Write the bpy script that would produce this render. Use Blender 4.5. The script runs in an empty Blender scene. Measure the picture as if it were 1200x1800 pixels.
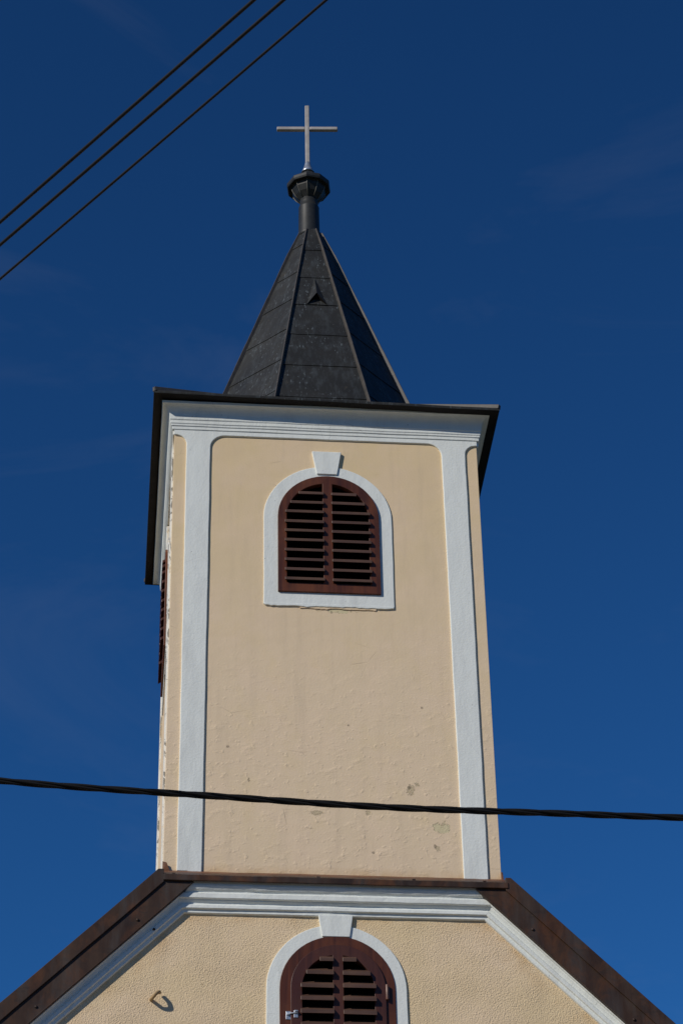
import bpy, bmesh, math, random
from mathutils import Vector, Matrix, noise

S = bpy.context.scene
C = S.collection
PI = math.pi
random.seed(4)

# ------------------------------------------------------------------ camera
cam_d = bpy.data.cameras.new('camera')
cam = bpy.data.objects.new('camera', cam_d)
C.objects.link(cam)
S.camera = cam
YAW, PITCH, ROLL = 0.0993657, 0.6146990, -0.0200616
fw = Vector((math.sin(YAW) * math.cos(PITCH), math.cos(YAW) * math.cos(PITCH), math.sin(PITCH)))
r0 = Vector((math.cos(YAW), -math.sin(YAW), 0))
u0 = r0.cross(fw)
rt = math.cos(ROLL) * r0 + math.sin(ROLL) * u0
up = -math.sin(ROLL) * r0 + math.cos(ROLL) * u0
M = Matrix((rt, up, -fw)).transposed().to_4x4()
M.translation = Vector((-1.5194732, -16.3491539, 1.6036))
cam.matrix_world = M
cam_d.sensor_fit = 'HORIZONTAL'
cam_d.sensor_width = 24.0
cam_d.lens = 4545.08 / 1200 * 24
cam_d.clip_end = 6000

# ------------------------------------------------------------------ sky and sun
SUN_DIR = Vector((-1.33, -1.0, 0.97)).normalized()          # towards the sun
w = bpy.data.worlds.new('World')
S.world = w
w.use_nodes = True
nt = w.node_tree
bgn = nt.nodes['Background']
sk = nt.nodes.new('ShaderNodeTexSky')
sk.sky_type = 'NISHITA'
sk.sun_disc = False
sk.sun_elevation = math.asin(SUN_DIR.z)
sk.sun_rotation = math.atan2(SUN_DIR.x, SUN_DIR.y)
sk.altitude = 0
sk.air_density = 1.0
sk.dust_density = 0.0
sk.ozone_density = 10.0
gm = nt.nodes.new('ShaderNodeGamma')
gm.inputs[1].default_value = 1.65
mx = nt.nodes.new('ShaderNodeMixRGB')
mx.blend_type = 'MULTIPLY'
mx.inputs[0].default_value = 1.0
mx.inputs[2].default_value = (0.415, 0.515, 0.366, 1)
cp = nt.nodes.new('ShaderNodeMixRGB')               # keeps the sky behind the camera as deep as the rest
cp.blend_type = 'DARKEN'
cp.inputs[0].default_value = 1.0
cp.inputs[2].default_value = (0.75, 1.75, 3.9, 1)
nt.links.new(sk.outputs[0], cp.inputs[1])
nt.links.new(cp.outputs[0], gm.inputs[0])
nt.links.new(gm.outputs[0], mx.inputs[1])
# very thin high cloud veil, by direction
tc = nt.nodes.new('ShaderNodeTexCoord')
mp = nt.nodes.new('ShaderNodeMapping')
mp.inputs['Scale'].default_value = (2.2, 1.6, 6.5)
mp.inputs['Rotation'].default_value = (0.3, 0.5, 0.2)
ns = nt.nodes.new('ShaderNodeTexNoise')
ns.inputs['Scale'].default_value = 2.3
ns.inputs['Detail'].default_value = 6
ns.inputs['Roughness'].default_value = 0.62
ns.inputs['Distortion'].default_value = 0.6
rm = nt.nodes.new('ShaderNodeMapRange')
rm.inputs[1].default_value = 0.52
rm.inputs[2].default_value = 0.85
rm.inputs[3].default_value = 0.0
rm.inputs[4].default_value = 0.065
mc = nt.nodes.new('ShaderNodeMixRGB')
mc.inputs[2].default_value = (3.2, 3.5, 4.0, 1)
nt.links.new(tc.outputs['Generated'], mp.inputs[0])
nt.links.new(mp.outputs[0], ns.inputs['Vector'])
nt.links.new(ns.outputs[0], rm.inputs[0])
nt.links.new(rm.outputs[0], mc.inputs[0])
nt.links.new(mx.outputs[0], mc.inputs[1])
nt.links.new(mc.outputs[0], bgn.inputs[0])
bgn.inputs[1].default_value = 0.1

sd = bpy.data.lights.new('sun', 'SUN')
sd.energy = 3.1
sd.angle = math.radians(0.5)
sd.color = (1.0, 0.94, 0.85)
so = bpy.data.objects.new('sun', sd)
C.objects.link(so)
so.rotation_euler = (-SUN_DIR).to_track_quat('-Z', 'Y').to_euler()
so.location = SUN_DIR * 60

S.view_settings.view_transform = 'Standard'
S.view_settings.look = 'None'
S.view_settings.exposure = 0.0
S.view_settings.gamma = 1.0

# ------------------------------------------------------------------ material helpers
class N:
    """small wrapper to write node graphs as expressions"""
    def __init__(self, name, rough=0.7, metal=0.0, spec=0.3):
        self.m = bpy.data.materials.new(name)
        self.m.use_nodes = True
        self.t = self.m.node_tree
        self.b = self.t.nodes['Principled BSDF']
        self.b.inputs['Roughness'].default_value = rough
        self.b.inputs['Metallic'].default_value = metal
        self.b.inputs['Specular IOR Level'].default_value = spec
        self.co = self.t.nodes.new('ShaderNodeTexCoord').outputs['Object']

    def new(self, k):
        return self.t.nodes.new(k)

    def put(self, sock, v):
        if hasattr(v, 'is_output'):
            self.t.links.new(v, sock)
        elif isinstance(v, (tuple, list)) and len(v) == 3 and sock.type == 'RGBA':
            sock.default_value = (*v, 1)
        else:
            sock.default_value = v

    def map(self, scale=(1, 1, 1), loc=(0, 0, 0), rot=(0, 0, 0), src=None):
        n = self.new('ShaderNodeMapping')
        n.inputs['Scale'].default_value = scale
        n.inputs['Location'].default_value = loc
        n.inputs['Rotation'].default_value = rot
        self.put(n.inputs[0], src or self.co)
        return n.outputs[0]

    def noise(self, scale, detail=4, rough=0.55, vec=None, dist=0.0):
        n = self.new('ShaderNodeTexNoise')
        n.inputs['Scale'].default_value = scale
        n.inputs['Detail'].default_value = detail
        n.inputs['Roughness'].default_value = rough
        n.inputs['Distortion'].default_value = dist
        self.put(n.inputs['Vector'], vec or self.co)
        return n.outputs[0]

    def voro(self, scale, vec=None, feat='F1', rnd=1.0):
        n = self.new('ShaderNodeTexVoronoi')
        n.feature = feat
        n.inputs['Scale'].default_value = scale
        n.inputs['Randomness'].default_value = rnd
        self.put(n.inputs['Vector'], vec or self.co)
        return n.outputs[0]

    def rng(self, v, a, b, c=0.0, d=1.0, smooth=False):
        n = self.new('ShaderNodeMapRange')
        if smooth:
            n.interpolation_type = 'SMOOTHSTEP'
        self.put(n.inputs[0], v)
        for i, x in enumerate((a, b, c, d)):
            n.inputs[i + 1].default_value = x
        return n.outputs[0]

    def math(self, op, a, b=0.0):
        n = self.new('ShaderNodeMath')
        n.operation = op
        self.put(n.inputs[0], a)
        self.put(n.inputs[1], b)
        return n.outputs[0]

    def mix(self, f, a, b, mode='MIX'):
        n = self.new('ShaderNodeMixRGB')
        n.blend_type = mode
        self.put(n.inputs[0], f)
        self.put(n.inputs[1], a)
        self.put(n.inputs[2], b)
        return n.outputs[0]

    def sep(self, v=None):
        n = self.new('ShaderNodeSeparateXYZ')
        self.put(n.inputs[0], v or self.co)
        return n.outputs

    def bump(self, h, strength=0.5, dist=0.01, chain=None):
        n = self.new('ShaderNodeBump')
        n.inputs['Strength'].default_value = strength
        n.inputs['Distance'].default_value = dist
        self.put(n.inputs['Height'], h)
        if chain is not None:
            self.put(n.inputs['Normal'], chain)
        return n.outputs[0]

    def done(self, col=None, normal=None, rough=None):
        if col is not None:
            self.put(self.b.inputs['Base Color'], col)
        if normal is not None:
            self.put(self.b.inputs['Normal'], normal)
        if rough is not None:
            self.put(self.b.inputs['Roughness'], rough)
        return self.m


def spots(n, pts, wob=0.5, scale=30):
    """mask of ragged flaked patches: pts = (x, z, rx, rz)"""
    s = n.sep()
    nz = n.noise(scale, 5, 0.7)
    out = None
    for (x, z, rx, rz) in pts:
        dx = n.math('DIVIDE', n.math('SUBTRACT', s[0], x), rx)
        dz = n.math('DIVIDE', n.math('SUBTRACT', s[2], z), rz)
        d = n.math('ADD', n.math('MULTIPLY', dx, dx), n.math('MULTIPLY', dz, dz))
        d = n.math('ADD', d, n.math('MULTIPLY', n.math('SUBTRACT', nz, 0.5), 11.0 * wob))
        f = n.rng(d, 0.55, 0.75, 1.0, 0.0)
        out = f if out is None else n.math('MAXIMUM', out, f)
    return out


def mat_plaster():
    n = N('cream_plaster', 0.85, 0, 0.15)
    s = n.sep()
    big = n.noise(1.3, 3, 0.5)
    fine = n.noise(9, 5, 0.6)
    c = n.mix(n.rng(big, 0.35, 0.65), (0.775, 0.600, 0.350), (0.785, 0.600, 0.385))
    c = n.mix(n.rng(s[2], 13.6, 11.6, 0.0, 0.85), c, (0.815, 0.645, 0.45))
    pk = n.noise(2.6, 5, 0.62, n.map((1, 1, 0.8), (4, 0, 2)))
    c = n.mix(n.rng(pk, 0.44, 0.66, 0.0, 0.5), c, (0.845, 0.650, 0.465))
    yl = n.noise(3.4, 5, 0.65, n.map((1, 1, 0.7), (1, 3, 7)))
    c = n.mix(n.rng(yl, 0.52, 0.72, 0.0, 0.4), c, (0.775, 0.605, 0.34))
    c = n.mix(n.rng(fine, 0.45, 0.75, 0.0, 0.22), c, (0.745, 0.58, 0.37))
    # rain streaks below the sill and down the wall
    st = n.noise(7, 5, 0.65, n.map((1.6, 1.6, 0.12)))
    c = n.mix(n.rng(st, 0.50, 0.74, 0.0, 0.24), c, (0.52, 0.41, 0.29))
    # ochre rim of dirt just over the flashing
    rim = n.math('MULTIPLY', n.rng(s[2], 10.04, 10.12, 1.0, 0.0), n.rng(fine, 0.3, 0.6))
    c = n.mix(n.math('MULTIPLY', rim, 0.55), c, (0.55, 0.33, 0.13))
    # flaked places with the old render showing
    p1 = spots(n, [(0.79, 10.455, 0.062, 0.058), (0.08, 12.278, 0.13, 0.018)], 0.5, 17)
    c = n.mix(n.math('MULTIPLY', p1, 0.6), c, (0.60, 0.56, 0.33))
    p2 = spots(n, [(0.572, 10.755, 0.028, 0.045), (0.75, 10.284, 0.020, 0.022), (-0.11, 10.545, 0.045, 0.018),
                   (0.62, 10.80, 0.018, 0.016), (0.26, 10.56, 0.02, 0.02)], 0.7, 62)
    c = n.mix(n.math('MULTIPLY', p2, 0.5), c, (0.42, 0.36, 0.21))
    p3 = spots(n, [(-0.755, 11.07, 0.012, 0.012), (0.735, 10.30, 0.012, 0.016), (0.565, 10.775, 0.013, 0.015),
                   (0.29, 10.235, 0.010, 0.012), (-0.6, 10.80, 0.008, 0.018), (0.02, 12.268, 0.006, 0.014),
                   (0.13, 11.28, 0.008, 0.008), (0.68, 11.45, 0.008, 0.012)], 0.6, 90)
    c = n.mix(n.math('MULTIPLY', p3, 0.5), c, (0.10, 0.08, 0.06))
    # hairline cracks, in a few areas only
    ed = n.voro(1.7, n.map((1, 1, 1.9), src=None), 'DISTANCE_TO_EDGE')
    cr = n.math('MULTIPLY', n.rng(ed, 0.0, 0.0035, 1.0, 0.0), n.rng(n.noise(2.1, 2), 0.60, 0.68))
    c = n.mix(n.math('MULTIPLY', cr, 0.3), c, (0.25, 0.19, 0.13))
    # surface: trowelled ripples, scars in the lower part, fine grain
    low = n.rng(s[2], 12.1, 11.0, 0.12, 1.0)
    lump = n.noise(4.0, 2, 0.45, n.map((1, 1, 1.25)), 0.0)
    scar = n.rng(n.noise(9.5, 4, 0.55, n.map((0.9, 1, 1.4), rot=(0, 0.6, 0))), 0.50, 0.80, smooth=True)
    dabs = n.rng(n.noise(20, 2, 0.5), 0.58, 0.74, smooth=True)
    grain = n.noise(70, 3, 0.6)
    b1 = n.bump(lump, 0.25, 0.016)
    b2 = n.bump(n.math('MULTIPLY', n.math('ADD', scar, n.math('MULTIPLY', dabs, 0.7)), low), 0.36, 0.007, b1)
    b3 = n.bump(grain, 0.3, 0.004, b2)
    b4 = n.bump(n.math('ADD', n.math('ADD', p2, p1), p3), 0.8, -0.006, b3)
    b5 = n.bump(cr, 0.6, -0.003, b4)
    return n.done(c, b5)


def mat_stucco():
    n = N('rough_stucco', 0.9, 0, 0.1)
    s = n.sep()
    g = n.noise(105, 2, 0.55)
    g2 = n.noise(95, 2, 0.6)
    c = n.mix(n.rng(n.noise(1.5, 4), 0.35, 0.65), (0.81, 0.63, 0.385), (0.845, 0.655, 0.445))
    c = n.mix(n.rng(g, 0.42, 0.30, 0.0, 0.30), c, (0.46, 0.33, 0.19))
    tw = n.noise(2.3, 5, 0.62, n.map((1, 1, 1.5), (3, 1, 2)))
    c = n.mix(n.rng(tw, 0.48, 0.72, 0.0, 0.55), c, (0.745, 0.575, 0.365))
    sk2 = n.noise(5, 5, 0.65, n.map((1.5, 1.5, 0.2), (1, 1, 6)))
    c = n.mix(n.rng(sk2, 0.55, 0.75, 0.0, 0.3), c, (0.60, 0.47, 0.31))
    # orange staining along the mouldings
    edge = n.rng(n.math('ADD', s[2], n.math('ABSOLUTE', s[0])), 10.50, 10.75)
    top = n.rng(s[2], 9.57, 9.70)
    stn = n.math('MULTIPLY', n.math('MAXIMUM', edge, top), n.rng(n.noise(6, 5, 0.65), 0.42, 0.68))
    c = n.mix(n.math('MULTIPLY', stn, 0.7), c, (0.60, 0.36, 0.13))
    pit = n.rng(n.voro(7.5), 0.035, 0.06, 1.0, 0.0)
    pit = n.math('MULTIPLY', pit, n.rng(n.noise(3.1, 2), 0.55, 0.6))
    c = n.mix(n.math('MULTIPLY', pit, 0.7), c, (0.25, 0.16, 0.08))
    b = n.bump(n.math('MULTIPLY', g, n.rng(tw, 0.35, 0.65, 0.65, 1.25)), 0.85, 0.009)
    b = n.bump(g2, 0.5, 0.006, b)
    return n.done(c, b)


def mat_white(name='white_limewash', worn=False, base=(0.80, 0.83, 0.79)):
    n = N(name, 0.8, 0, 0.2)
    v = n.noise(6, 5, 0.6, n.map((1.5, 1.5, 0.5)))
    c = n.mix(n.rng(v, 0.35, 0.72, 0.0, 0.40), base, (0.70, 0.725, 0.69))
    fl = n.rng(n.noise(17, 5, 0.7), 0.66, 0.72)
    c = n.mix(n.math('MULTIPLY', fl, 0.45), c, (0.47, 0.47, 0.44))
    gm_ = n.noise(3.3, 6, 0.7, n.map((1.6, 1.6, 0.35), (2, 2, 5)))
    c = n.mix(n.rng(gm_, 0.50, 0.75, 0.0, 0.5), c, (0.60, 0.615, 0.59))
    ck = n.rng(n.noise(34, 3, 0.6), 0.735, 0.755)
    c = n.mix(n.math('MULTIPLY', ck, 0.7), c, (0.16, 0.15, 0.13))
    ed = n.voro(2.3, n.map((1.3, 1, 1.1)), 'DISTANCE_TO_EDGE')
    cr = n.math('MULTIPLY', n.rng(ed, 0.0, 0.004, 1.0, 0.0), n.rng(n.noise(1.7, 2), 0.54, 0.60))
    c = n.mix(n.math('MULTIPLY', cr, 0.4), c, (0.34, 0.35, 0.34))
    brush = n.noise(11, 3, 0.5, n.map((1.3, 1, 0.5)), 0.0)
    b = n.bump(brush, 0.4, 0.008)
    b = n.bump(n.noise(60, 3, 0.6), 0.35, 0.005, b)
    if worn:
        ww = n.noise(13, 6, 0.72, n.map((1, 1, 0.42)), 0.7)
        ms = n.rng(ww, 0.555, 0.60)
        c = n.mix(n.math('MULTIPLY', ms, 0.85), c, (0.20, 0.185, 0.15))
        ms2 = n.rng(n.noise(8, 5, 0.7, n.map((1, 1, 0.6), (3, 1, 2))), 0.57, 0.63)
        c = n.mix(n.math('MULTIPLY', ms2, 0.7), c, (0.62, 0.50, 0.33))
        b = n.bump(ms, 0.8, -0.006, b)
    return n.done(c, b)


def mat_wood(name, a, b_, streak=0.5, grain_axis=(26, 26, 1.3)):
    n = N(name, 0.45, 0, 0.35)
    g = n.noise(1.0, 6, 0.6, n.map(grain_axis), 0.4)
    bl = n.noise(3.2, 4, 0.6)
    c = n.mix(n.rng(g, 0.35, 0.68), a, b_)
    c = n.mix(n.math('MULTIPLY', n.rng(bl, 0.48, 0.75), streak), c, (b_[0] * 1.55, b_[1] * 1.5, b_[2] * 1.1))
    sp = n.rng(n.noise(38, 2, 0.5), 0.77, 0.80)
    c = n.mix(n.math('MULTIPLY', sp, 0.3), c, (0.35, 0.28, 0.22))
    bp = n.bump(g, 0.35, 0.003)
    return n.done(c, bp, n.rng(bl, 0.3, 0.7, 0.38, 0.58))


def mat_roof():
    n = N('dark_sheet_metal', 0.6, 0.0, 0.2)
    s = n.sep()
    v = n.noise(2.4, 5, 0.6)
    c = n.mix(n.rng(v, 0.3, 0.7), (0.0215, 0.0220, 0.0210), (0.0315, 0.0315, 0.0295))
    dn = n.noise(1.0, 6, 0.7, n.map((20, 20, 1.5)))
    c = n.mix(n.rng(dn, 0.48, 0.72, 0.0, 0.7), c, (0.058, 0.067, 0.072))
    # bird and rain drips, short and pale
    dr = n.noise(1.0, 3, 0.55, n.map((62, 62, 5.0), (5, 2, 1)))
    dm = n.math('MULTIPLY', n.rng(dr, 0.615, 0.66), n.rng(n.noise(4.0, 3), 0.42, 0.56))
    c = n.mix(n.math('MULTIPLY', dm, 0.45), c, (0.17, 0.20, 0.215))
    dots = n.rng(n.voro(16), 0.10, 0.13, 1.0, 0.0)
    dots = n.math('MULTIPLY', dots, n.rng(n.noise(5.0, 2), 0.56, 0.6))
    c = n.mix(n.math('MULTIPLY', dots, 0.35), c, (0.14, 0.155, 0.155))
    gr = n.rng(n.noise(6, 5, 0.7), 0.63, 0.72)
    c = n.mix(n.math('MULTIPLY', gr, 0.35), c, (0.10, 0.085, 0.05))
    b = n.bump(n.noise(3.0, 2, 0.5), 0.30, 0.030)
    b = n.bump(n.noise(22, 3, 0.5), 0.15, 0.006, b)
    return n.done(c, b, n.rng(v, 0.3, 0.7, 0.48, 0.65))


def mat_brown(name='brown_sheet_metal', a=(0.034, 0.019, 0.014), b_=(0.058, 0.033, 0.0215), rust=0.6, ztop=None):
    n = N(name, 0.55, 0.0, 0.22)
    v = n.noise(2.2, 5, 0.65, n.map((3.0, 3.0, 1.1)))
    c = n.mix(n.rng(v, 0.32, 0.68), a, b_)
    gy = n.noise(1.0, 4, 0.6, n.map((9, 9, 1.5), (2, 2, 2)))
    c = n.mix(n.rng(gy, 0.48, 0.70, 0.0, 0.7), c, (0.070, 0.060, 0.055))
    rs = n.noise(4.5, 6, 0.7, n.map((1.4, 1, 1)), 0.6)
    c = n.mix(n.math('MULTIPLY', n.rng(rs, 0.48, 0.70), rust), c, (0.125, 0.050, 0.021))
    if ztop:
        zz = n.sep()[2]
        up_ = n.math('MULTIPLY', n.rng(zz, ztop[0], ztop[1]), n.rng(n.noise(5, 5, 0.7, n.map((1, 1, 3))), 0.30, 0.62))
        c = n.mix(n.math('MULTIPLY', up_, 0.85), c, (0.26, 0.115, 0.06))
    dk = n.rng(n.noise(9, 4, 0.65, n.map((0.6, 1, 2.2), (1, 5, 3))), 0.60, 0.70)
    c = n.mix(n.math('MULTIPLY', dk, 0.5), c, (0.028, 0.022, 0.02))
    b = n.bump(n.noise(3.2, 3, 0.5), 0.4, 0.012)
    return n.done(c, b, n.rng(v, 0.3, 0.7, 0.42, 0.62))


def mat_plain(name, col, rough=0.6, metal=0.0, spec=0.3, var=0.25, sc=14):
    n = N(name, rough, metal, spec)
    v = n.noise(sc, 4, 0.6)
    c = n.mix(n.rng(v, 0.3, 0.7), tuple(x * (1 - var) for x in col), tuple(x * (1 + var) for x in col))
    return n.done(c, n.bump(v, 0.2, 0.004))


def mat_tiles():
    n = N('roof_tiles', 0.8, 0, 0.2)
    br = n.new('ShaderNodeTexBrick')
    br.inputs['Scale'].default_value = 4.0
    br.inputs['Color1'].default_value = (0.15, 0.055, 0.035, 1)
    br.inputs['Color2'].default_value = (0.11, 0.045, 0.03, 1)
    br.inputs['Mortar'].default_value = (0.03, 0.016, 0.012, 1)
    n.put(br.inputs['Vector'], n.map((1, 1, 1), rot=(0, 0, PI / 2)))
    return n.done(br.outputs[0], n.bump(br.outputs[1], 0.5, -0.02))


def mat_grass():
    n = N('grass_ground', 0.95, 0, 0.1)
    c = n.mix(n.rng(n.noise(0.8, 6, 0.7), 0.3, 0.7), (0.055, 0.085, 0.025), (0.10, 0.105, 0.045))
    return n.done(c, n.bump(n.noise(30, 4), 0.8, 0.05))


def mat_asphalt(name, col):
    n = N(name, 0.9, 0, 0.2)
    c = n.mix(n.rng(n.noise(40, 4, 0.7), 0.3, 0.7), tuple(x * 0.75 for x in col), tuple(x * 1.25 for x in col))
    return n.done(c, n.bump(n.noise(120, 3), 0.5, 0.01))


PLASTER = mat_plaster()
STUCCO = mat_stucco()
WHITE = mat_white()
WORN = mat_white('flaking_limewash', True, (0.78, 0.77, 0.72))
WOOD = mat_wood('red_brown_wood', (0.055, 0.0165, 0.0090), (0.118, 0.034, 0.0135))
LEAFWOOD = mat_wood('dull_brown_wood', (0.048, 0.0165, 0.0125), (0.082, 0.026, 0.0165), 0.3)
SLATWOOD = mat_wood('slat_wood', (0.072, 0.039, 0.028), (0.118, 0.064, 0.044), 0.3, (1.3, 26, 26))
ORANGEWOOD = mat_wood('weathered_orange_wood', (0.085, 0.027, 0.010), (0.19, 0.060, 0.018), 0.4)
ROOF = mat_roof()
BROWN = mat_brown()
APRON = mat_brown('rusty_flashing_metal', (0.028, 0.018, 0.0145), (0.056, 0.032, 0.022), 0.8, (9.94, 10.02))
SEAM = mat_plain('ridge_sheet_metal', (0.070, 0.062, 0.054), 0.5, 0, 0.4)
EAVE = mat_plain('eave_board', (0.016, 0.014, 0.013), 0.7, 0, 0.2)
DARK = mat_plain('interior_shade_black', (0.010, 0.009, 0.008), 0.9, 0, 0.1)  # near-black colour stands in for the shade inside niches and vents
STEEL = mat_plain('pale_grey_paint', (0.40, 0.375, 0.35), 0.5, 0, 0.3, 0.2, 11)
LEAD = mat_plain('lead_sheet', (0.026, 0.028, 0.028), 0.5, 0.0, 0.3, 0.3)
SOLDER = mat_plain('solder_seam', (0.15, 0.145, 0.12), 0.5, 0, 0.4)
ZINC = mat_plain('zinc_fitting', (0.45, 0.48, 0.52), 0.35, 0.6, 0.5)
RUBBER = mat_plain('black_cable_sheath', (0.006, 0.006, 0.0065), 0.7, 0, 0.2)
WIRE = mat_plain('dark_wire', (0.012, 0.012, 0.013), 0.6, 0, 0.25)
HOOKM = mat_plain('painted_iron_hook', (0.36, 0.25, 0.13), 0.7, 0, 0.3)
TILES = mat_tiles()

# ------------------------------------------------------------------ mesh helpers

def link(name, me, m, parent=None, label=None):
    o = bpy.data.objects.new(name, me)
    C.objects.link(o)
    for x in (m if isinstance(m, (list, tuple)) else [m]):
        me.materials.append(x)
    if parent:
        o.parent = parent
    if label:
        o['label'] = label
    return o


def finish(bm, name, m, parent=None, label=None, bevel=0.0, seg=2, smooth=False, merge=True):
    if merge:
        bmesh.ops.remove_doubles(bm, verts=bm.verts, dist=1e-5)
    bmesh.ops.recalc_face_normals(bm, faces=bm.faces)
    me = bpy.data.meshes.new(name)
    bm.to_mesh(me)
    bm.free()
    if smooth:
        for p in me.polygons:
            p.use_smooth = True
    o = link(name, me, m, parent, label)
    if bevel:
        md = o.modifiers.new('bevel', 'BEVEL')
        md.width = bevel
        md.segments = seg
        md.limit_method = 'ANGLE'
        md.angle_limit = math.radians(35)
    return o


def dense(pts, step=0.06, amp=0.0, seed=0.0, closed=True):
    """subdivide a 2D outline and let it wander a little, like hand-run plaster"""
    out = []
    n = len(pts)
    for i in range(n if closed else n - 1):
        a = Vector(pts[i])
        b = Vector(pts[(i + 1) % n])
        k = max(1, int((b - a).length / step))
        for j in range(k):
            out.append(a.lerp(b, j / k))
    if not closed:
        out.append(Vector(pts[-1]))
    if amp:
        for p in out:
            q = Vector((p.x * 3.1 + seed, p.y * 3.1, seed * 1.7))
            q2 = Vector((p.x * 11 + seed, p.y * 11, seed))
            d = noise.noise_vector(q) * amp + noise.noise_vector(q2) * amp * 0.5
            p.x += d.x
            p.y += d.y
    return [(p.x, p.y) for p in out]


def plate_bm(loops, y0, y1, bm=None, mi=0):
    """plate in the xz plane, front at y0 and back at y1; loops[1:] are holes"""
    bm = bm or bmesh.new()
    for y, nrm in ((y0, (0, -1, 0)), (y1, (0, 1, 0))):
        es = []
        for lp in loops:
            vs = [bm.verts.new((x, y, z)) for x, z in lp]
            for i in range(len(vs)):
                es.append(bm.edges.new((vs[i], vs[(i + 1) % len(vs)])))
        r = bmesh.ops.triangle_fill(bm, use_beauty=True, use_dissolve=False, edges=es, normal=nrm)
        for g in r['geom']:
            if isinstance(g, bmesh.types.BMFace):
                g.material_index = mi
    for lp in loops:
        for i in range(len(lp)):
            a, b = lp[i], lp[(i + 1) % len(lp)]
            f = bm.faces.new([bm.verts.new((a[0], y0, a[1])), bm.verts.new((b[0], y0, b[1])),
                              bm.verts.new((b[0], y1, b[1])), bm.verts.new((a[0], y1, a[1]))])
            f.material_index = mi
    bmesh.ops.remove_doubles(bm, verts=bm.verts, dist=1e-5)
    return bm


def face_bm(loops, y, bm, mi=0):
    es = []
    for lp in loops:
        vs = [bm.verts.new((x, y, z)) for x, z in lp]
        for i in range(len(vs)):
            es.append(bm.edges.new((vs[i], vs[(i + 1) % len(vs)])))
    r = bmesh.ops.triangle_fill(bm, use_beauty=True, use_dissolve=False, edges=es, normal=(0, -1, 0))
    for g in r['geom']:
        if isinstance(g, bmesh.types.BMFace):
            g.material_index = mi


def box_bm(bm, x0, x1, y0, y1, z0, z1, mi=0):
    v = [bm.verts.new((x, y, z)) for x in (x0, x1) for y in (y0, y1) for z in (z0, z1)]
    for q in ((0, 1, 3, 2), (4, 6, 7, 5), (0, 4, 5, 1), (2, 3, 7, 6), (0, 2, 6, 4), (1, 5, 7, 3)):
        f = bm.faces.new([v[i] for i in q])
        f.material_index = mi
    return v


def hexa(bm, p, mi=0):
    """box from 8 points: bottom ring p[0:4], top ring p[4:8]"""
    v = [bm.verts.new(q) for q in p]
    for q in ((3, 2, 1, 0), (4, 5, 6, 7), (0, 1, 5, 4), (1, 2, 6, 5), (2, 3, 7, 6), (3, 0, 4, 7)):
        f = bm.faces.new([v[i] for i in q])
        f.material_index = mi


def bar(bm, a, b, w_, h, upv=(0, 0, 1), mi=0):
    """rectangular bar from a to b; w_ sideways, h along the outward vector"""
    a, b, o = Vector(a), Vector(b), Vector(upv)
    d = (b - a).normalized()
    s = d.cross(o).normalized()
    o = s.cross(d).normalized()
    P = []
    hs = h if isinstance(h, tuple) else (h, h)
    for q, hh in zip((a, b), hs):
        P += [q - s * w_ / 2 - o * hh * 0.3, q + s * w_ / 2 - o * hh * 0.3, q + s * w_ / 2 + o * hh, q - s * w_ / 2 + o * hh]
    hexa(bm, P, mi)


def tube_bm(bm, pts, r, n=10, mi=0):
    pts = [Vector(p) for p in pts]
    rings = []
    prev = None
    for i, p in enumerate(pts):
        d = (pts[min(i + 1, len(pts) - 1)] - pts[max(i - 1, 0)]).normalized()
        if prev is None:
            s = d.orthogonal().normalized()
        else:
            s = (prev - d * prev.dot(d)).normalized()
        prev = s
        t = d.cross(s)
        rr = r[i] if isinstance(r, (list, tuple)) else r
        rings.append([bm.verts.new(p + (s * math.cos(2 * PI * k / n) + t * math.sin(2 * PI * k / n)) * rr) for k in range(n)])
    for a, b in zip(rings, rings[1:]):
        for k in range(n):
            f = bm.faces.new((a[k], a[(k + 1) % n], b[(k + 1) % n], b[k]))
            f.material_index = mi
            f.smooth = True
    for rg in (rings[0][::-1], rings[-1]):
        bm.faces.new(rg).material_index = mi


def lathe_bm(bm, prof, n=24, cx=0.0, cy=0.0, ph=0.0, mi=0, smooth=True):
    rings = [[bm.verts.new((cx + r * math.cos(ph + 2 * PI * k / n), cy + r * math.sin(ph + 2 * PI * k / n), z))
              for k in range(n)] for r, z in prof]
    for a, b in zip(rings, rings[1:]):
        for k in range(n):
            f = bm.faces.new((a[k], a[(k + 1) % n], b[(k + 1) % n], b[k]))
            f.material_index = mi
            f.smooth = smooth
    for rg in (rings[0][::-1], rings[-1]):
        bm.faces.new(rg).material_index = mi


def arch(r, zc, zb, cx=0.0, n=28):
    """round-headed opening outline, anticlockwise from bottom left"""
    p = [(cx - r, zb), (cx + r, zb)]
    p += [(cx + r * math.cos(PI * k / n), zc + r * math.sin(PI * k / n)) for k in range(n + 1)]
    return p


def lune(r, zc, zb, xi, side, n=14):
    a = math.acos(xi / r)
    p = [(xi, zb), (r, zb)] + [(r * math.cos(a * k / n), zc + r * math.sin(a * k / n)) for k in range(n + 1)]
    return [(side * x, z) for x, z in (p if side > 0 else p[::-1])]


# ------------------------------------------------------------------ the setting
def flat(name, x0, x1, y0, y1, z, m):
    bm = bmesh.new()
    bm.faces.new([bm.verts.new(p) for p in ((x0, y0, z), (x1, y0, z), (x1, y1, z), (x0, y1, z))])
    o = finish(bm, name, m)
    o['kind'] = 'structure'
    return o


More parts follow.
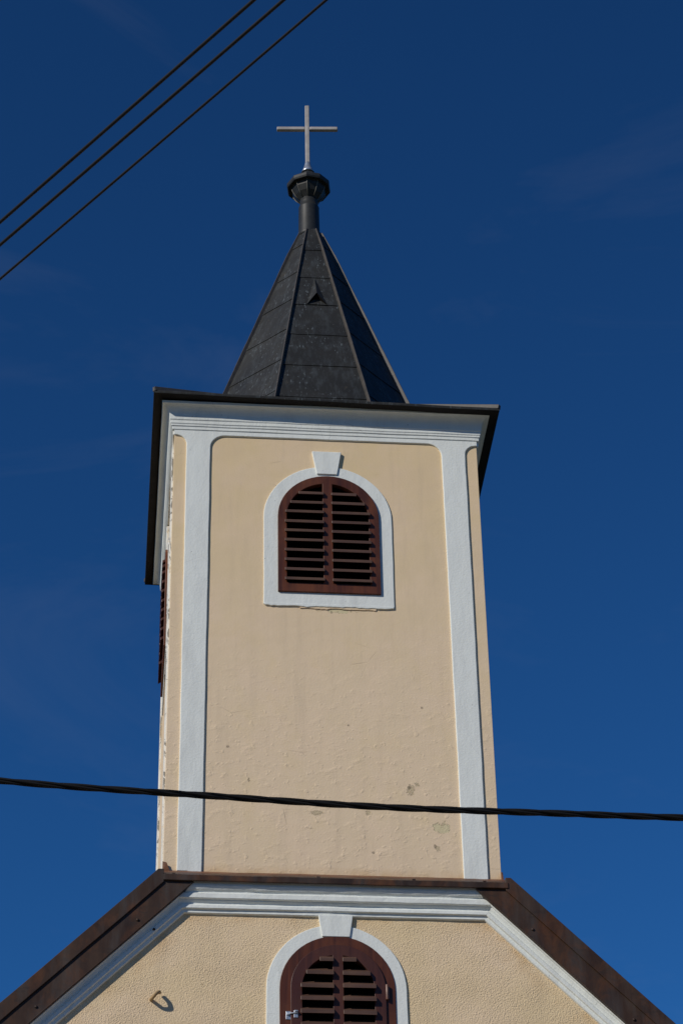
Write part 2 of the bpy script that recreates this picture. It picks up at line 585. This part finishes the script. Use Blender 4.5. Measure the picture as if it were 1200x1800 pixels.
flat('ground', -3000, 3000, -3000, 3000, 0.0, mat_grass())
flat('road', -300, 300, -22.5, -11.5, 0.004, mat_asphalt('asphalt', (0.055, 0.055, 0.055)))
pv = bmesh.new()
box_bm(pv, -300, 300, -11.5, -9.3, -0.1, 0.12)
finish(pv, 'pavement', mat_asphalt('concrete_paving', (0.30, 0.28, 0.25)), bevel=0.01)['kind'] = 'structure'
flat('bounce_forecourt', -26, 26, -9.3, -0.03, 0.006, mat_asphalt('pale_bounce_gravel', (0.36, 0.31, 0.25)))  # unseen forecourt, made wide and pale to bounce warm light up the walls

# ------------------------------------------------------------------ church
church = bpy.data.objects.new('church', None)
C.objects.link(church)
church['label'] = 'cream church with white trimmed bell tower, dark pointed spire and a cross on top'
church['category'] = 'church'

H = 1.2            # half width of the tower
CY = 1.2           # tower axis
G = -0.084          # front plane of the gable wall
Z0 = 10.05         # foot of the tower above the flashing
ZT = 14.12
W1C, W1B = 13.13, 12.43          # belfry window: centre of arch, foot of shutter
SIDE_B = 12.43                   # the side windows reach lower
FACES = [(0, W1B), (-PI / 2, SIDE_B), (PI / 2, SIDE_B), (PI, None)]


def turned(bm, a):
    bmesh.ops.rotate(bm, verts=bm.verts, cent=(0, CY, 0), matrix=Matrix.Rotation(a, 3, 'Z'))
    return bm


# tower shaft: four faces with deep window niches, their shade painted near-black
core = bmesh.new()
for a, zb in FACES:
    t = bmesh.new()
    outer = [(-H, 9.88), (H, 9.88), (H, ZT), (-H, ZT)]
    outer = dense(outer, 0.4, 0.0)
    loops = [outer]
    if zb is not None:
        hole = arch(0.345, W1C, zb + 0.05)
        loops.append(hole)
    face_bm(loops, 0.0, t)
    if zb is not None:
        for i in range(len(hole)):
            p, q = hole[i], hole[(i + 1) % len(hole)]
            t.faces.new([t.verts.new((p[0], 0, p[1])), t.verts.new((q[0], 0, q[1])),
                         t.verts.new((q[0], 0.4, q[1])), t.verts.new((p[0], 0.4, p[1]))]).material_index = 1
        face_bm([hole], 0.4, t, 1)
    turned(t, a)
    me = bpy.data.meshes.new('t')
    t.to_mesh(me)
    t.free()
    core.from_mesh(me)
    bpy.data.meshes.remove(me)
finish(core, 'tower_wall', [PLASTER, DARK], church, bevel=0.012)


# raised white pilasters and frieze, one run of plaster per face
def trim_outline():
    r1, r2 = 0.115, 0.085
    pts = []

    def half():
        p = [(0.930, Z0 - 0.012)]
        p_in = [(0.915 + r1 * 0 - (r1 - r1 * math.cos(t)), 13.89 - r1 + r1 * math.sin(t)) for t in [PI / 2 * k / 8 for k in range(9)]]
        return p_in
    inner = half()                                   # from the upright up to the head
    R = [(0.930, Z0 - 0.012), (1.105, Z0 - 0.012)]
    out = [(1.105 + (r2 - r2 * math.cos(t)), 13.885 - r2 + r2 * math.sin(t)) for t in [PI / 2 * k / 8 for k in range(9)]]
    R += [(1.105, 13.78)] + out + [(H + 0.002, 13.886), (H + 0.002, 13.945)]
    L = [(-x, z) for x, z in R[::-1]]
    pts = R + L
    pts += [(-x, z) for x, z in inner]
    pts += inner[::-1]
    return pts


for a, zb in FACES:
    ol = dense(trim_outline(), 0.03, 0.0022, 3.0 + a)
    ol = [(x, z + (random.uniform(-0.004, 0.012) if z < Z0 + 0.005 else 0)) for x, z in ol]
    bm = plate_bm([ol], -0.0145, 0.02)
    turned(bm, a)
    finish(bm, 'pilaster_trim', WORN if a == -PI / 2 else WHITE, church,
           'flaking white corner pilasters on the left return' if a == -PI / 2 else None, bevel=0.006, seg=3)

# cornice under the eaves, mitred round the tower
prof = [(0.0, 13.925), (-0.010, 13.930), (-0.021, 13.933), (-0.021, 13.959), (-0.028, 13.963), (-0.028, 13.978),
        (-0.034, 13.984), (-0.034, 14.012), (-0.040, 14.018), (-0.042, 14.052)]
prof += [(-0.042 - 0.061 * (1 - math.cos(t)), 14.052 + 0.075 * math.sin(t)) for t in [PI / 2 * k / 8 for k in range(1, 9)]]
prof += [(-0.106, 14.150), (0.0, 14.150)]
cb = bmesh.new()
NS = 40
rings = []
for j, (y, z) in enumerate(prof):
    ring = []
    for s in range(4):
        for k in range(NS):
            f = -1 + 2 * k / NS
            wob = noise.noise(Vector((f * 5 + s * 7, j * 0.35, 1.3))) * 0.0022 if 0 < j < len(prof) - 1 else 0
            ext = H - y + wob
            p = Vector((f * ext, -ext, z + wob * 0.8))
            p.rotate(Matrix.Rotation(s * PI / 2, 3, 'Z'))
            ring.append(cb.verts.new((p.x, p.y + CY, p.z)))
    rings.append(ring)
for a_, b_ in zip(rings, rings[1:]):
    n_ = len(a_)
    for k in range(n_):
        cb.faces.new((a_[k], a_[(k + 1) % n_], b_[(k + 1) % n_], b_[k]))
finish(cb, 'tower_cornice', WHITE, church, bevel=0.003)

# ---- roof: flat skirt with eaves, then the octagonal spire
OV = H + 0.174


def tilt(x, z):
    return z - 0.0156 * x + 0.004 * noise.noise(Vector((x * 3, 2.0, 0.5)))


KS, ZA = 0.315, 17.397


def q_at(z):
    return KS * (ZA - z)


T8 = math.tan(PI / 8)


def octv(q, z):
    """eight corners of the octagon with apothem q, starting front-left, anticlockwise"""
    p = q * T8
    return [Vector((x, CY + y, z)) for x, y in ((-p, -q), (p, -q), (q, -p), (q, p), (p, q), (-p, q), (-q, p), (-q, -p))]


eb = bmesh.new()
NE = 24
base = octv(q_at(14.45), 14.45)


def square(ext, z, n=NE):
    pts = []
    for s in range(4):
        for k in range(n):
            f = -1 + 2 * k / n
            p = Vector((f * ext, -ext, 0))
            p.rotate(Matrix.Rotation(s * PI / 2, 3, 'Z'))
            pts.append(Vector((p.x, p.y + CY, tilt(p.x, z))))
    return pts


eav = [square(OV, 14.172), square(OV + 0.002, 14.160), square(OV, 14.148), square(OV - 0.02, 14.148), square(1.18, 14.152)]
er = [[eb.verts.new(p) for p in ring] for ring in eav]
for i, (a_, b_) in enumerate(zip(er, er[1:])):
    n_ = len(a_)
    for k in range(n_):
        f = eb.faces.new((a_[k], a_[(k + 1) % n_], b_[(k + 1) % n_], b_[k]))
        f.material_index = 1 if i >= 2 else 0
ob = [eb.verts.new(p) for p in base]
for s in range(4):
    a_, b_ = ob[2 * s], ob[(2 * s + 1) % 8]
    side = [er[0][(s * NE + k) % (4 * NE)] for k in range(NE + 1)]
    m_ = NE // 2
    for k in range(m_):
        eb.faces.new((a_, side[k], side[k + 1]))
    eb.faces.new((a_, side[m_], b_))
    for k in range(m_, NE):
        eb.faces.new((b_, side[k], side[k + 1]))
    eb.faces.new((b_, side[NE], ob[(2 * s + 2) % 8]))
eave = finish(eb, 'eave_roof', [ROOF, EAVE], church)
cor = [er_ for er_ in (Vector((-OV, CY - OV, 0)), Vector((OV, CY - OV, 0)), Vector((OV, CY + OV, 0)), Vector((-OV, CY + OV, 0)))]
for s, c_ in enumerate(cor):
    cz = tilt(c_.x, 14.172)
    ctr = Vector((0, CY, 0))
    end = Vector((c_.x, c_.y, cz)) + (Vector((0, CY, cz)) - Vector((c_.x, c_.y, cz))).normalized() * 0.004
    for vi in ((2 * s - 1) % 8, 2 * s):
        hb = bmesh.new()
        bar(hb, end, base[vi], 0.03, 0.030, (0, 0, 1))
        finish(hb, 'hip_seam', SEAM, eave, bevel=0.004)

sp = bmesh.new()
ZF = [14.35, 14.56, 15.002, 15.447, 15.891, 16.31, 16.747, 17.10]
ZS = [14.35, 14.65, 15.092, 15.537, 15.991, 16.414, 16.855, 17.10]
for i in range(8):
    zz = ZF if i % 2 == 0 else ZS
    for k, (zb, zt) in enumerate(zip(zz, zz[1:])):
        nv = octv(1, 0)[i] + octv(1, 0)[(i + 1) % 8]
        nv = Vector((nv.x, nv.y - 2 * CY, 0)).normalized()
        lo = octv(q_at(zb), zb)
        hi = octv(q_at(zt), zt)
        a_, b_, c_, d_ = lo[i], lo[(i + 1) % 8], hi[(i + 1) % 8], hi[i]
        off = nv * 0.007
        # lapped course: proud at its lower edge; slightly uneven lap line
        m = 6
        bot = []
        foot = []
        for j in range(m + 1):
            f = j / m
            p = a_.lerp(b_, f)
            zz_ = 0.006 * noise.noise(Vector((f * 3 + i * 5, zb * 2, 0.3)))
            bot.append(sp.verts.new(p + off + Vector((0, 0, zz_ - 0.004))))
            foot.append(sp.verts.new(p - nv * 0.003 + Vector((0, 0, zz_ - 0.004))))
        top = [sp.verts.new(d_.lerp(c_, j / m)) for j in range(m + 1)]
        for j in range(m):
            sp.faces.new((bot[j], bot[j + 1], top[j + 1], top[j]))
            sp.faces.new((foot[j], foot[j + 1], bot[j + 1], bot[j]))
spire = finish(sp, 'spire', ROOF, church, merge=False)
lo, hi = octv(q_at(14.40), 14.40), octv(q_at(17.09), 17.09)
for i in range(8):
    bm = bmesh.new()
    o_ = (lo[i] - Vector((0, CY, lo[i].z)))
    n_ = 9
    for k in range(n_):
        p, q = lo[i].lerp(hi[i], k / n_), lo[i].lerp(hi[i], (k + 1.02) / n_)
        j_ = 0.0015 * (k % 2)
        bar(bm, p, q, 0.011 + j_, (0.036 - 0.012 * k / n_ + j_, (0.036 - 0.012 * (k + 1) / n_ if k < n_ - 1 else 0.012) + j_), o_)
    finish(bm, 'ridge_seam', SEAM, spire, bevel=0.004)

# little triangular vents on the four main faces
for s in range(4):
    bm = bmesh.new()
    zb = 15.893
    yb = CY - q_at(zb)
    yt = CY - q_at(16.30)
    pk = (0.0, yt - 0.004, 16.30)
    ap = (0.004, yb - 0.028, 16.010)
    l0, r0_ = (-0.080, yb - 0.010, zb), (0.096, yb - 0.010, zb - 0.006)
    V = [bm.verts.new(p) for p in (pk, ap, l0, r0_)]
    bm.faces.new((V[0], V[2], V[1]))
    bm.faces.new((V[0], V[1], V[3]))
    # hood edge thickness and the mouth set back in it, its shade painted near-black
    iy = 0.02
    V2 = [bm.verts.new(p) for p in ((0.004, yb + iy, 15.998), (-0.072, yb + iy, zb + 0.002), (0.088, yb + iy, zb - 0.002))]
    f = bm.faces.new((V2[0], V2[1], V2[2]))
    f.material_index = 1
    for a_, b_, c_, d_ in ((1, 2, 1, 0), (3, 1, 0, 2), (2, 3, 2, 1)):
        f = bm.faces.new((V[a_], V[b_], V2[c_], V2[d_]))
        f.material_index = 1
    turned(bm, s * PI / 2)
    finish(bm, 'roof_vent', [ROOF, DARK], spire, 'small triangular vent hood with dark mouth')

# finial: collar, fluted bowl with a broad rim, lead cap
fb = bmesh.new()
FX = -0.012
lathe_bm(fb, [(0.104, 17.055), (0.097, 17.10), (0.093, 17.405), (0.094, 17.418), (0.087, 17.424), (0.081, 17.47), (0.079, 17.53)], 28, FX, CY)
finial = finish(fb, 'finial', LEAD, church)
bb = bmesh.new()
PH = math.radians(8 - 90 + 18)
lathe_bm(bb, [(0.078, 17.505), (0.086, 17.515), (0.125, 17.560), (0.152, 17.610), (0.163, 17.652), (0.196, 17.644), (0.204, 17.662),
              (0.202, 17.694), (0.190, 17.706), (0.130, 17.750), (0.070, 17.815), (0.040, 17.875), (0.030, 17.90)], 10, FX, CY, PH, smooth=False)
bowl = finish(bb, 'finial_bowl', LEAD, finial, bevel=0.004)
rb = bmesh.new()
for k in range(10):
    a_ = PH + 2 * PI * k / 10
    cs, sn = math.cos(a_), math.sin(a_)
    pts = [(FX + cs * r, CY + sn * r, z) for r, z in ((0.087, 17.512), (0.126, 17.558), (0.153, 17.609), (0.164, 17.650))]
    tube_bm(rb, pts, 0.0035, 6)
finish(rb, 'bowl_seam', SOLDER, finial)

# cross of square tube with a small solder flare at its foot
xb = bmesh.new()
XC = Vector((-0.018, CY, 0))
box_bm(xb, -0.021, 0.021, -0.021, 0.021, 17.84, 18.700)
hbm = bmesh.new()
for bm_, x0, x1 in ((xb, -0.283, -0.0211), (xb, 0.0211, 0.283)):
    box_bm(bm_, x0, x1, -0.0195, 0.0195, 18.390, 18.430)
bmesh.ops.rotate(xb, verts=xb.verts, cent=(0, 0, 0), matrix=Matrix.Rotation(math.radians(-3.8), 3, 'Z'))
bmesh.ops.translate(xb, verts=xb.verts, vec=XC)
hbm.free()
cross = finish(xb, 'cross', STEEL, church, 'plain pale grey metal cross of square tube', bevel=0.009, seg=3)
cf = bmesh.new()
lathe_bm(cf, [(0.066, 17.85), (0.052, 17.885), (0.036, 17.925), (0.028, 17.965), (0.025, 17.985)], 10, XC.x, CY)
finish(cf, 'cross_foot', ZINC, cross)


# ------------------------------------------------------------------ windows
def slat_bm(bm, x0, x1, z, yf, proud, th, depth, rise):
    P = []
    y0, y1 = yf - proud, yf + depth
    jz = random.uniform(-0.002, 0.002)
    z += jz
    hexa(bm, [(x0, y0, z), (x1, y0, z + random.uniform(-.002, .002)), (x1, y1, z + rise), (x0, y1, z + rise),
              (x0, y0, z + th), (x1, y0, z + th), (x1, y1, z + rise + th), (x0, y1, z + rise + th)])


def belfry_window(a, zb):
    worn = a == -PI / 2
    sb = plate_bm([dense(arch(0.498, W1C, zb - 0.112, 0.003), 0.035, 0.003, 8 + a), dense(arch(0.362, W1C, zb + 0.03), 0.07)], -0.011, 0.02)
    turned(sb, a)
    win = finish(sb, 'window', WORN if worn else WHITE, church,
                 'belfry window in the left side of the tower' if worn else
                 ('arched belfry window high in the tower front' if a == 0 else None), bevel=0.005, seg=3)
    kb = plate_bm([[(-0.080, 13.545), (0.080, 13.545), (0.116, 13.765), (-0.116, 13.765)]], -0.0235, 0.01)
    turned(kb, a)
    finish(kb, 'keystone', WORN if worn else WHITE, win, bevel=0.005, seg=3)
    if a == 0:
        for dz, y_, x0, x1, sd_ in ((0.0, -0.014, -0.487, 0.495, 3), (0.016, -0.008, -0.22, 0.36, 9)):
            top_ = [(x0 + (x1 - x0) * k / 40, zb - 0.100 - dz) for k in range(41)]
            bot_ = [(x, z - 0.022 - 0.010 * noise.noise(Vector((x * 9, sd_, 1))) - 0.006 * noise.noise(Vector((x * 33, sd_, 2)))) for x, z in top_]
            finish(plate_bm([top_[::-1] + bot_], y_, 0.02), 'sill', WHITE if dz == 0 else PLASTER, win, bevel=0.003)
    yf = -0.028
    fbm = plate_bm([arch(0.393, W1C, zb, 0.006), lune(0.318, W1C, zb + 0.080, 0.038, 1), lune(0.318, W1C, zb + 0.080, 0.038, -1)], yf, 0.02)
    turned(fbm, a)
    finish(fbm, 'shutter_frame', ORANGEWOOD if worn else WOOD, win, bevel=0.003)
    n = int((13.41 - zb - 0.08) / 0.0895) + 1
    for side in (1, -1):
        lb = bmesh.new()
        for k in range(n):
            z = zb + 0.092 + k * 0.0895
            top = z + 0.03
            x1 = 0.318 if top < W1C else math.sqrt(max(0.0, 0.318 ** 2 - (top - W1C) ** 2))
            if x1 < 0.08:
                continue
            x = (0.029, x1 + 0.016 if top < W1C + 0.05 else x1 + 0.004)
            x0_, x1_ = (x if side > 0 else (-x[1], -x[0]))
            slat_bm(lb, x0_, x1_, z - 0.003, yf, 0.024, 0.025, 0.075, 0.064)
        turned(lb, a)
        finish(lb, 'louvre', LEAFWOOD if worn else SLATWOOD, win, bevel=0.0025)
    return win


for a, zb in FACES:
    if zb is not None:
        belfry_window(a, zb)

# ------------------------------------------------------------------ gable front
gb = bmesh.new()
hole = arch(0.34, 9.127, 8.18)
outl = [(-3.5, 0.0), (3.5, 0.0), (3.5, 7.52), (1.14, 9.86), (-1.14, 9.86), (-3.5, 7.52)]
face_bm([dense(outl, 0.5), hole], G, gb)
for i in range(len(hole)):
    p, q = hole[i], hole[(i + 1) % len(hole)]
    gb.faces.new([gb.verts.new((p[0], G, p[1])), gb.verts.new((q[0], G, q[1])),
                  gb.verts.new((q[0], 0.4, q[1])), gb.verts.new((p[0], 0.4, p[1]))]).material_index = 1  # niche lined near-black, shade put into the colour
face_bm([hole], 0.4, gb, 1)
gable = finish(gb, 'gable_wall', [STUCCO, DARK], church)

nb = bmesh.new()
for x in (-3.5, 3.5):
    nb.faces.new([nb.verts.new(p) for p in ((x, G, 0), (x, 14, 0), (x, 14, 7.52), (x, G, 7.52))])
nb.faces.new([nb.verts.new(p) for p in ((-3.5, 14, 0), (3.5, 14, 0), (3.5, 14, 7.52), (0, 14, 11.02), (-3.5, 14, 7.52))])
finish(nb, 'nave_wall', STUCCO, church)

rf = bmesh.new()
for s in (-1, 1):
    def P(x, y, dz):
        return (s * x, y, 11.15 - x + dz)
    hexa(rf, [P(1.205, -0.10, -0.1), P(3.95, -0.10, -0.1), P(3.95, 14.3, -0.1), P(1.205, 14.3, -0.1),
              P(1.205, -0.10, 0), P(3.95, -0.10, 0), P(3.95, 14.3, 0), P(1.205, 14.3, 0)])
    hexa(rf, [P(0, 1.2, -0.1), P(1.2, 1.2, -0.1), P(1.2, 14.3, -0.1), P(0, 14.3, -0.1),
              P(0, 1.2, 0), P(1.2, 1.2, 0), P(1.2, 14.3, 0), P(0, 14.3, 0)])
finish(rf, 'nave_roof', TILES, church)

# white run moulding below the verges, mitred at the two bends
mp_ = [(0.0, G + 0.01), (0.003, -0.098), (0.006, -0.104), (0.030, -0.104), (0.032, -0.118), (0.035, -0.122), (0.058, -0.121),
       (0.067, -0.110), (0.079, -0.111), (0.091, -0.123), (0.098, -0.125), (0.100, -0.139), (0.103, -0.143), (0.137, -0.143),
       (0.146, -0.132), (0.156, -0.133), (0.165, -0.145), (0.176, -0.151), (0.190, -0.156), (0.228, -0.156), (0.228, G + 0.01)]
ic, iz = 1.047, 9.675
TB = math.tan(PI / 8)
mb = bmesh.new()


def mould_ring(kind, f):
    pts = []
    for j, (t, y) in enumerate(mp_):
        cl = (-(ic + t * TB), iz + t)
        cr_ = (ic + t * TB, iz + t)
        far_l = (-3.5 - t * 0.7071, iz - (3.5 - ic) + t * 0.7071)
        far_r = (-far_l[0], far_l[1])
        if kind == 0:
            a_, b_ = far_l, cl
        elif kind == 1:
            a_, b_ = cl, cr_
        else:
            a_, b_ = cr_, far_r
        x = a_[0] + (b_[0] - a_[0]) * f
        z = a_[1] + (b_[1] - a_[1]) * f
        w_ = noise.noise(Vector((x * 4.5, z * 2.5 + j * 0.5, 7.7))) * 0.0032 + noise.noise(Vector((x * 17, z * 6 + j, 1.7))) * 0.0016
        if kind != 1:
            w_ *= 0.5
        pts.append(mb.verts.new((x, y + w_, z + w_ * 0.7)))
    return pts


seq = [mould_ring(0, k / 40) for k in range(40)] + [mould_ring(1, k / 60) for k in range(60)] + [mould_ring(2, k / 40) for k in range(41)]
for a_, b_ in zip(seq, seq[1:]):
    for k in range(len(mp_) - 1):
        mb.faces.new((a_[k], a_[k + 1], b_[k + 1], b_[k]))
finish(mb, 'gable_moulding', WHITE, church, bevel=0.0015)

# flashing apron at the tower foot: steep weathering, folded lip
ab = bmesh.new()
ap_prof = [(0.0, 10.052), (-0.02, 10.040), (-0.182, 9.932), (-0.190, 9.928), (-0.190, 9.886), (-0.176, 9.884), (-0.172, 9.900), (0.0, 9.900)]
NA = 30
rg = []
for k in range(NA + 1):
    x = -1.198 + 2.412 * k / NA
    ring = []
    for j, (y, z) in enumerate(ap_prof):
        wv = 0.004 * noise.noise(Vector((x * 2.3, j * 0.2, 5.1))) + 0.0015 * noise.noise(Vector((x * 9, j * 0.6, 2.1)))
        ring.append(ab.verts.new((x, y, z + wv)))
    rg.append(ring)
for a_, b_ in zip(rg, rg[1:]):
    for k in range(len(ap_prof)):
        k2 = (k + 1) % len(ap_prof)
        ab.faces.new((a_[k], a_[k2], b_[k2], b_[k]))
ab.faces.new(rg[0])
ab.faces.new(rg[-1][::-1])
# torn upstands at both corners and a few nail heads
hexa(ab, [(-1.206, -0.022, 10.03), (-1.150, -0.024, 10.03), (-1.150, 0.003, 10.03), (-1.206, 0.003, 10.03),
          (-1.206, -0.020, 10.115), (-1.178, -0.026, 10.105), (-1.178, -0.018, 10.105), (-1.206, -0.012, 10.115)])
hexa(ab, [(1.196, -0.055, 9.96), (1.214, -0.055, 9.96), (1.214, 0.05, 10.0), (1.203, 0.05, 10.0),
          (1.196, -0.015, 10.10), (1.209, -0.015, 10.10), (1.209, 0.05, 10.13), (1.203, 0.05, 10.13)])
for x in (-1.13, -0.12, 0.55, 1.05):
    box_bm(ab, x - 0.012, x + 0.012, -0.176, -0.150, 9.925, 9.948)
finish(ab, 'apron_flashing', APRON, church, 'rusty sheet metal flashing along the foot of the tower', bevel=0.002)

for s in (-1, 1):
    cap = [(1.197, 9.972), (1.236, 9.972), (3.9, 7.308), (3.9, 7.170), (1.197, 9.873)]
    cap = [(s * x, z) for x, z in cap]
    bm = plate_bm([dense(cap, 0.12, 0.002, 2.0 + s)], -0.183, -0.04)
    vc = finish(bm, 'verge_cap', BROWN, church, bevel=0.003)
    fa = [(0.985, 9.890), (1.232, 9.890), (3.85, 7.272), (3.85, 7.022)]
    fa = [(s * x, z) for x, z in fa]
    bm = plate_bm([dense(fa, 0.12, 0.0015, 4.0 + s)], -0.170, -0.10)
    hem = [(0.985, 9.890), (0.992, 9.890), (3.85, 7.032), (3.85, 7.022)]
    plate_bm([dense([(s * x, z - 0.003) for x, z in hem], 0.12)], -0.175, -0.12, bm)
    vb_ = finish(bm, 'verge_board', BROWN, church, bevel=0.003)
    for k in range(5):
        nl = bmesh.new()
        x = 1.37 + 0.66 * k
        z = 11.005 - x - 0.055
        lathe_bm(nl, [(0.006, 0.0), (0.011, 0.003), (0.010, 0.008), (0.004, 0.011)], 8)
        bmesh.ops.rotate(nl, verts=nl.verts, cent=(0, 0, 0), matrix=Matrix.Rotation(PI / 2, 3, 'X'))
        bmesh.ops.translate(nl, verts=nl.verts, vec=(s * x, -0.169, z))
        finish(nl, 'nail_head', APRON, vb_)

nl = bmesh.new()
lathe_bm(nl, [(0.005, 0.0), (0.010, 0.004), (0.009, 0.012), (0.003, 0.014)], 8)
bmesh.ops.rotate(nl, verts=nl.verts, cent=(0, 0, 0), matrix=Matrix.Rotation(PI / 2, 3, 'X'))
bmesh.ops.translate(nl, verts=nl.verts, vec=(-1.255, -0.118, 9.535))
finish(nl, 'nail_head', APRON, bpy.data.objects['gable_moulding'])

# hook of painted iron sticking out of the stucco
kb = bmesh.new()
ctl = [(0, 0.02, 0), (0.002, -0.008, -0.003), (0.005, -0.026, -0.006), (0.012, -0.058, -0.010), (0.032, -0.077, 0.010), (0.049, -0.060, 0.030),
       (0.055, -0.040, 0.038), (0.057, -0.022, 0.043)]
cv = []
for i in range(len(ctl) - 1):
    p0, p1, p2, p3 = [Vector(ctl[min(max(i + d, 0), len(ctl) - 1)]) for d in (-1, 0, 1, 2)]
    for k in range(4):
        t = k / 4
        cv.append(0.5 * ((2 * p1) + (p2 - p0) * t + (2 * p0 - 5 * p1 + 4 * p2 - p3) * t * t + (3 * p1 - p0 - 3 * p2 + p3) * t ** 3))
cv.append(Vector(ctl[-1]))
tube_bm(kb, [v + Vector((-1.262, G, 9.030)) for v in cv], 0.0125, 10)
finish(kb, 'wall_hook', HOOKM, gable, 'bent iron hook sticking out of the stucco')

# ---- gable window with a louvred leaf in a frame
ZC2, ZB2 = 9.127, 8.12
sb = plate_bm([dense(arch(0.484, ZC2 + 0.005, ZB2 - 0.10, 0.003), 0.07, 0.003, 21), dense(arch(0.372, ZC2, ZB2 + 0.03), 0.07, 0.001, 4)], G - 0.014, G + 0.02)
win2 = finish(sb, 'window', WHITE, church, 'arched louvred window in the gable with a bolted hinged leaf', bevel=0.005, seg=3)
kb = plate_bm([[(-0.094, 9.520), (0.100, 9.520), (0.124, 9.684), (-0.118, 9.684)]], G - 0.026, G + 0.01)
finish(kb, 'keystone', WHITE, win2, bevel=0.005, seg=3)
y2 = G - 0.022
fbm = plate_bm([arch(0.398, ZC2, ZB2, 0.008), arch(0.320, ZC2, ZB2 + 0.08, 0.010)], y2, G + 0.03)
finish(fbm, 'window_frame', WOOD, win2, bevel=0.003)
yl = y2 - 0.014
lm_ = bmesh.new()
L0 = [(x + 0.012, z) for x, z in arch(0.327, ZC2, ZB2 + 0.085)]
loops = [L0] + [[(x + 0.012, z) for x, z in lune(0.248, ZC2, ZB2 + 0.17, 0.037, s)] for s in (1, -1)]
lm_ = plate_bm(loops, yl, G + 0.02)
leaf = finish(lm_, 'window_leaf', LEAFWOOD, win2, 'dull brown hinged leaf', bevel=0.003)
for side in (1, -1):
    lb = bmesh.new()
    for k in range(12):
        z = 9.312 - k * 0.0965
        if z < ZB2 + 0.15:
            break
        top = z + 0.03
        x1 = 0.248 if top < ZC2 else math.sqrt(max(0.0, 0.248 ** 2 - (top - ZC2) ** 2))
        x = (0.030, x1 + (0.012 if top < ZC2 + 0.05 else 0.003))
        x0_, x1_ = (x if side > 0 else (-x[1], -x[0]))
        slat_bm(lb, x0_ + 0.012, x1_ + 0.012, z, yl, 0.030, 0.029, 0.075, 0.070)
    finish(lb, 'louvre', SLATWOOD, win2, bevel=0.003)
# bolt on the left, pin hinge on the right
bb = bmesh.new()
lx, lz = -0.330, 8.930
box_bm(bb, lx - 0.018, lx + 0.016, y2 - 0.005, y2 + 0.002, lz - 0.035, lz + 0.025)
tube_bm(bb, [(lx, y2 - 0.014, lz + 0.004), (lx + 0.062, yl - 0.012, lz + 0.008)], 0.006, 8)
box_bm(bb, lx + 0.036, lx + 0.064, yl - 0.005, yl + 0.002, lz - 0.026, lz + 0.026)
box_bm(bb, lx + 0.042, lx + 0.062, yl - 0.022, yl - 0.005, lz + 0.012, lz + 0.022)
box_bm(bb, lx - 0.010, lx + 0.008, y2 - 0.020, y2 - 0.005, lz - 0.006, lz + 0.012)
finish(bb, 'bolt', ZINC, win2, bevel=0.0015)
hg = bmesh.new()
tube_bm(hg, [(0.345, y2 - 0.018, 9.05), (0.345, y2 - 0.018, 9.16)], 0.010, 10)
box_bm(hg, 0.328, 0.362, y2 - 0.012, y2 + 0.002, 9.06, 9.15)
finish(hg, 'hinge', mat_plain('painted_hinge', (0.16, 0.07, 0.045), 0.4, 0, 0.5), win2, bevel=0.001)

# ------------------------------------------------------------------ cables
tb = bmesh.new()
NP = 760
for k in range(4):
    pts = []
    for i in range(NP + 1):
        x = -12 + 24 * i / NP
        lay = 2 * PI * x / 0.72 + 0.5 * math.sin(x * 1.3)
        z = 7.0175 + 0.0123 * (x - 0.65) ** 2 + 0.0025 * math.sin(x * 4.1)
        R_ = 0.0085
        pts.append((x, -6.5 + R_ * math.cos(lay + k * PI / 2), z + R_ * math.sin(lay + k * PI / 2)))
    tube_bm(tb, pts, 0.0072, 8)
cab = finish(tb, 'overhead_cable', RUBBER, merge=False)
cab['label'] = 'thick black twisted cable crossing in front of the lower tower'
cab['category'] = 'cable'

WL = ['thin black overhead wire left of the spire, uppermost of the three',
      'thin black overhead wire left of the spire, middle one of the three',
      'thinnest black overhead wire left of the spire, lowest and nearest the cross']
WP = [((-2.05680771, -8.87365781), (-1.16508962, -10.08397313), 0.0070),
      ((-2.05937157, -8.74226242), (-1.06325875, -10.09133852), 0.0068),
      ((-2.06332327, -8.53974161), (-0.91629624, -10.10196828), 0.0054)]
for lab, (a_, b_, r_) in zip(WL, WP):
    A, B = Vector((*a_, 8.2)), Vector((*b_, 8.2))
    d = (B - A).normalized()
    ln = (B - A).length
    bm = bmesh.new()
    pts = []
    for i in range(121):
        s_ = -14 + 26 * i / 120
        p = A + d * s_
        p.z = 8.2 + 0.0022 * (s_ - ln / 2) ** 2 - 0.0022 * (ln / 2) ** 2
        pts.append(p)
    tube_bm(bm, pts, r_, 8)
    o = finish(bm, 'overhead_wire', WIRE, merge=False)
    o['label'] = lab
    o['category'] = 'wire'
    o['group'] = 'overhead wires crossing the sky'
